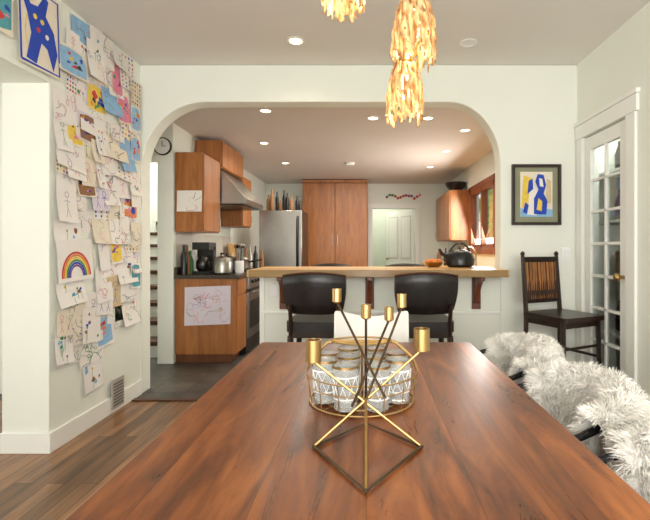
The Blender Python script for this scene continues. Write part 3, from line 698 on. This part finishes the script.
for i,z in enumerate((2.42,2.22,1.98,1.62,1.3,.98)):
    drawing(b,wallfr(3.44,z,rnd.uniform(-.05,.05),.024),.14,.2,['dots','paint','paint','blobs','scribble','paint'][i],rnd,.004,'paper' if i%2 else 'cream')
y=.6
while y<2.0:
    for z in (2.28,2.5): drawing(b,wallfr(y,z+rnd.uniform(-.02,.02),rnd.uniform(-.08,.08),.006),.19,.21,rnd.choice(['scribble','figure','dots']),rnd,.004)
    y+=.2
b.done(bevel=0,smooth=0,recalc=False)
b=B('taped_drawing'); rnd=random.Random(4)
drawing(b,lambda u,v,o:Vector((-1.65+u,4.517-max(0,o),.60+v+.04*u)),.48,.40,'scribble',rnd,.012,'lav',7)
o=b.done(bevel=0,smooth=0,recalc=False); o.parent=BC
b=B('taped_note'); drawing(b,lambda u,v,o:Vector((-1.84+u,4.517-max(0,o),1.69+v)),.26,.22,'scribble',rnd,.01); o=b.done(bevel=0,smooth=0,recalc=False); o.parent=WC
# vent
b=B('wall_vent_grille'); b.box(-1.834,-1.825,3.12,3.27,.03,.24,'grille')
for i in range(8): b.box(-1.827,-1.822,3.135,3.255,.05+i*.022,.058+i*.022,'grillez')
b.done(bevel=0)
# framed art
b=B('framed_art')
x0,x1,z0,z1=1.19,1.59,1.385,1.88; y=AY
for a in ((x0,x1,z0,z0+.024),(x0,x1,z1-.024,z1),(x0,x0+.024,z0+.024,z1-.024),(x1-.024,x1,z0+.024,z1-.024)): b.box(a[0],a[1],y-.028,y-.001,a[2],a[3],'dark')
b.box(x0+.024,x1-.024,y-.012,y-.002,z0+.024,z1-.024,'mat_g')
b.box(x0+.068,x1-.068,y-.015,y-.012,z0+.068,z1-.06,'cream')
def pp(pts,m,o): b.add([(x0+.068+p[0]*.264,y-.0155-o*.0006,z0+.068+p[1]*.367) for p in pts],[tuple(range(len(pts)))],m)
pp([(0,0),(1,0),(1,.16),(.6,.2),(.3,.14),(0,.2)],INK['sky'],0)
pp([(.04,.2),(.3,.2),(.36,.86),(.1,.92)],INK['yellow'],1)
pp([(.78,.3),(.95,.3),(.95,.8),(.82,.84)],INK['tan'],1)
pp([(.22,.05),(.5,.03),(.55,.5),(.42,.74),(.28,.55)],M['paper'],2)
pp([(.42,.06),(.8,.05),(.84,.35),(.72,.52),(.80,.70),(.72,.93),(.54,.95),(.46,.78),(.56,.6),(.42,.4)],INK['blue'],3)
pp([(.22,.5),(.40,.62),(.38,.85),(.26,.8)],INK['blue'],3)
pp([(.5,.16),(.66,.12),(.68,.34),(.56,.42)],INK['yellow'],4)
pp([(.60,.68),(.72,.66),(.68,.84),(.58,.86)],M['paper'],4)
pp([(.08,.1),(.2,.06),(.26,.26),(.15,.32)],INK['blue'],5)
b.done(bevel=.002,recalc=False)
b=B('light_switch'); b.box(1.60,1.67,AY-.008,AY-.0005,1.09,1.2,'whitec'); b.box(1.625,1.645,AY-.014,AY-.008,1.12,1.17,'trim'); b.done()
b=B('wall_outlet'); b.box(-.79,-.72,AY-.008,AY-.0005,.80,.90,'whitec'); b.done()
# ------------------------------------------------------------ lights
def area(n,loc,rot,sx,sy,e,col=(1,1,1)):
    l=bpy.data.lights.new(n,'AREA'); l.shape='RECTANGLE'; l.size=sx; l.size_y=sy; l.energy=e; l.color=col
    o=bpy.data.objects.new(n,l); sc.collection.objects.link(o); o.location=loc; o.rotation_euler=rot; return o
area('rear_fill',(0,-1.58,1.5),(math.radians(118),0,0),2.9,1.6,118,(1,.96,.90))  # added fill at the back window opening, tilted up to brighten the ceiling
area('side_room_fill',(-4.8,.8,1.5),(0,math.radians(-115),0),1.8,3.4,58,(1,.98,.94))  # added fill, no window modelled on this side; aimed upward across the room
area('kitchen_window_daylight',(1.60,6.14,1.63),(0,math.radians(74),0),.8,1.15,42,(1,.97,.92))
area('stairwell_fill',(-2.7,6.3,4.1),(0,0,0),1,3,95)  # invented lamp under the closed stairwell ceiling, added to brighten the stairs
area('closet_light',(2.0,3.15,2.25),(0,0,0),.2,.8,6)
area('back_hall_light',(.3,9.5,2.45),(0,0,0),.8,.8,14,(1,.97,.9))
area('kitchen_fill',(-.3,6.0,2.48),(0,0,0),1.2,2.4,42,(1,.92,.8))  # no real fixture: broad fill panel added to lift the kitchen
w=bpy.data.worlds.new('sky'); sc.world=w; w.use_nodes=True; bg=w.node_tree.nodes['Background']; bg.inputs[0].default_value=(.75,.87,1,1); bg.inputs[1].default_value=1.8
# ------------------------------------------------------------ camera
cam=bpy.data.cameras.new('camera'); cam.lens=24; cam.sensor_width=36; cam.shift_x=-41/650; cam.shift_y=-11/650; cam.clip_start=.02
co=bpy.data.objects.new('camera',cam); sc.collection.objects.link(co); co.location=(0,0,H); co.rotation_euler=(math.pi/2,0,0)
sc.camera=co
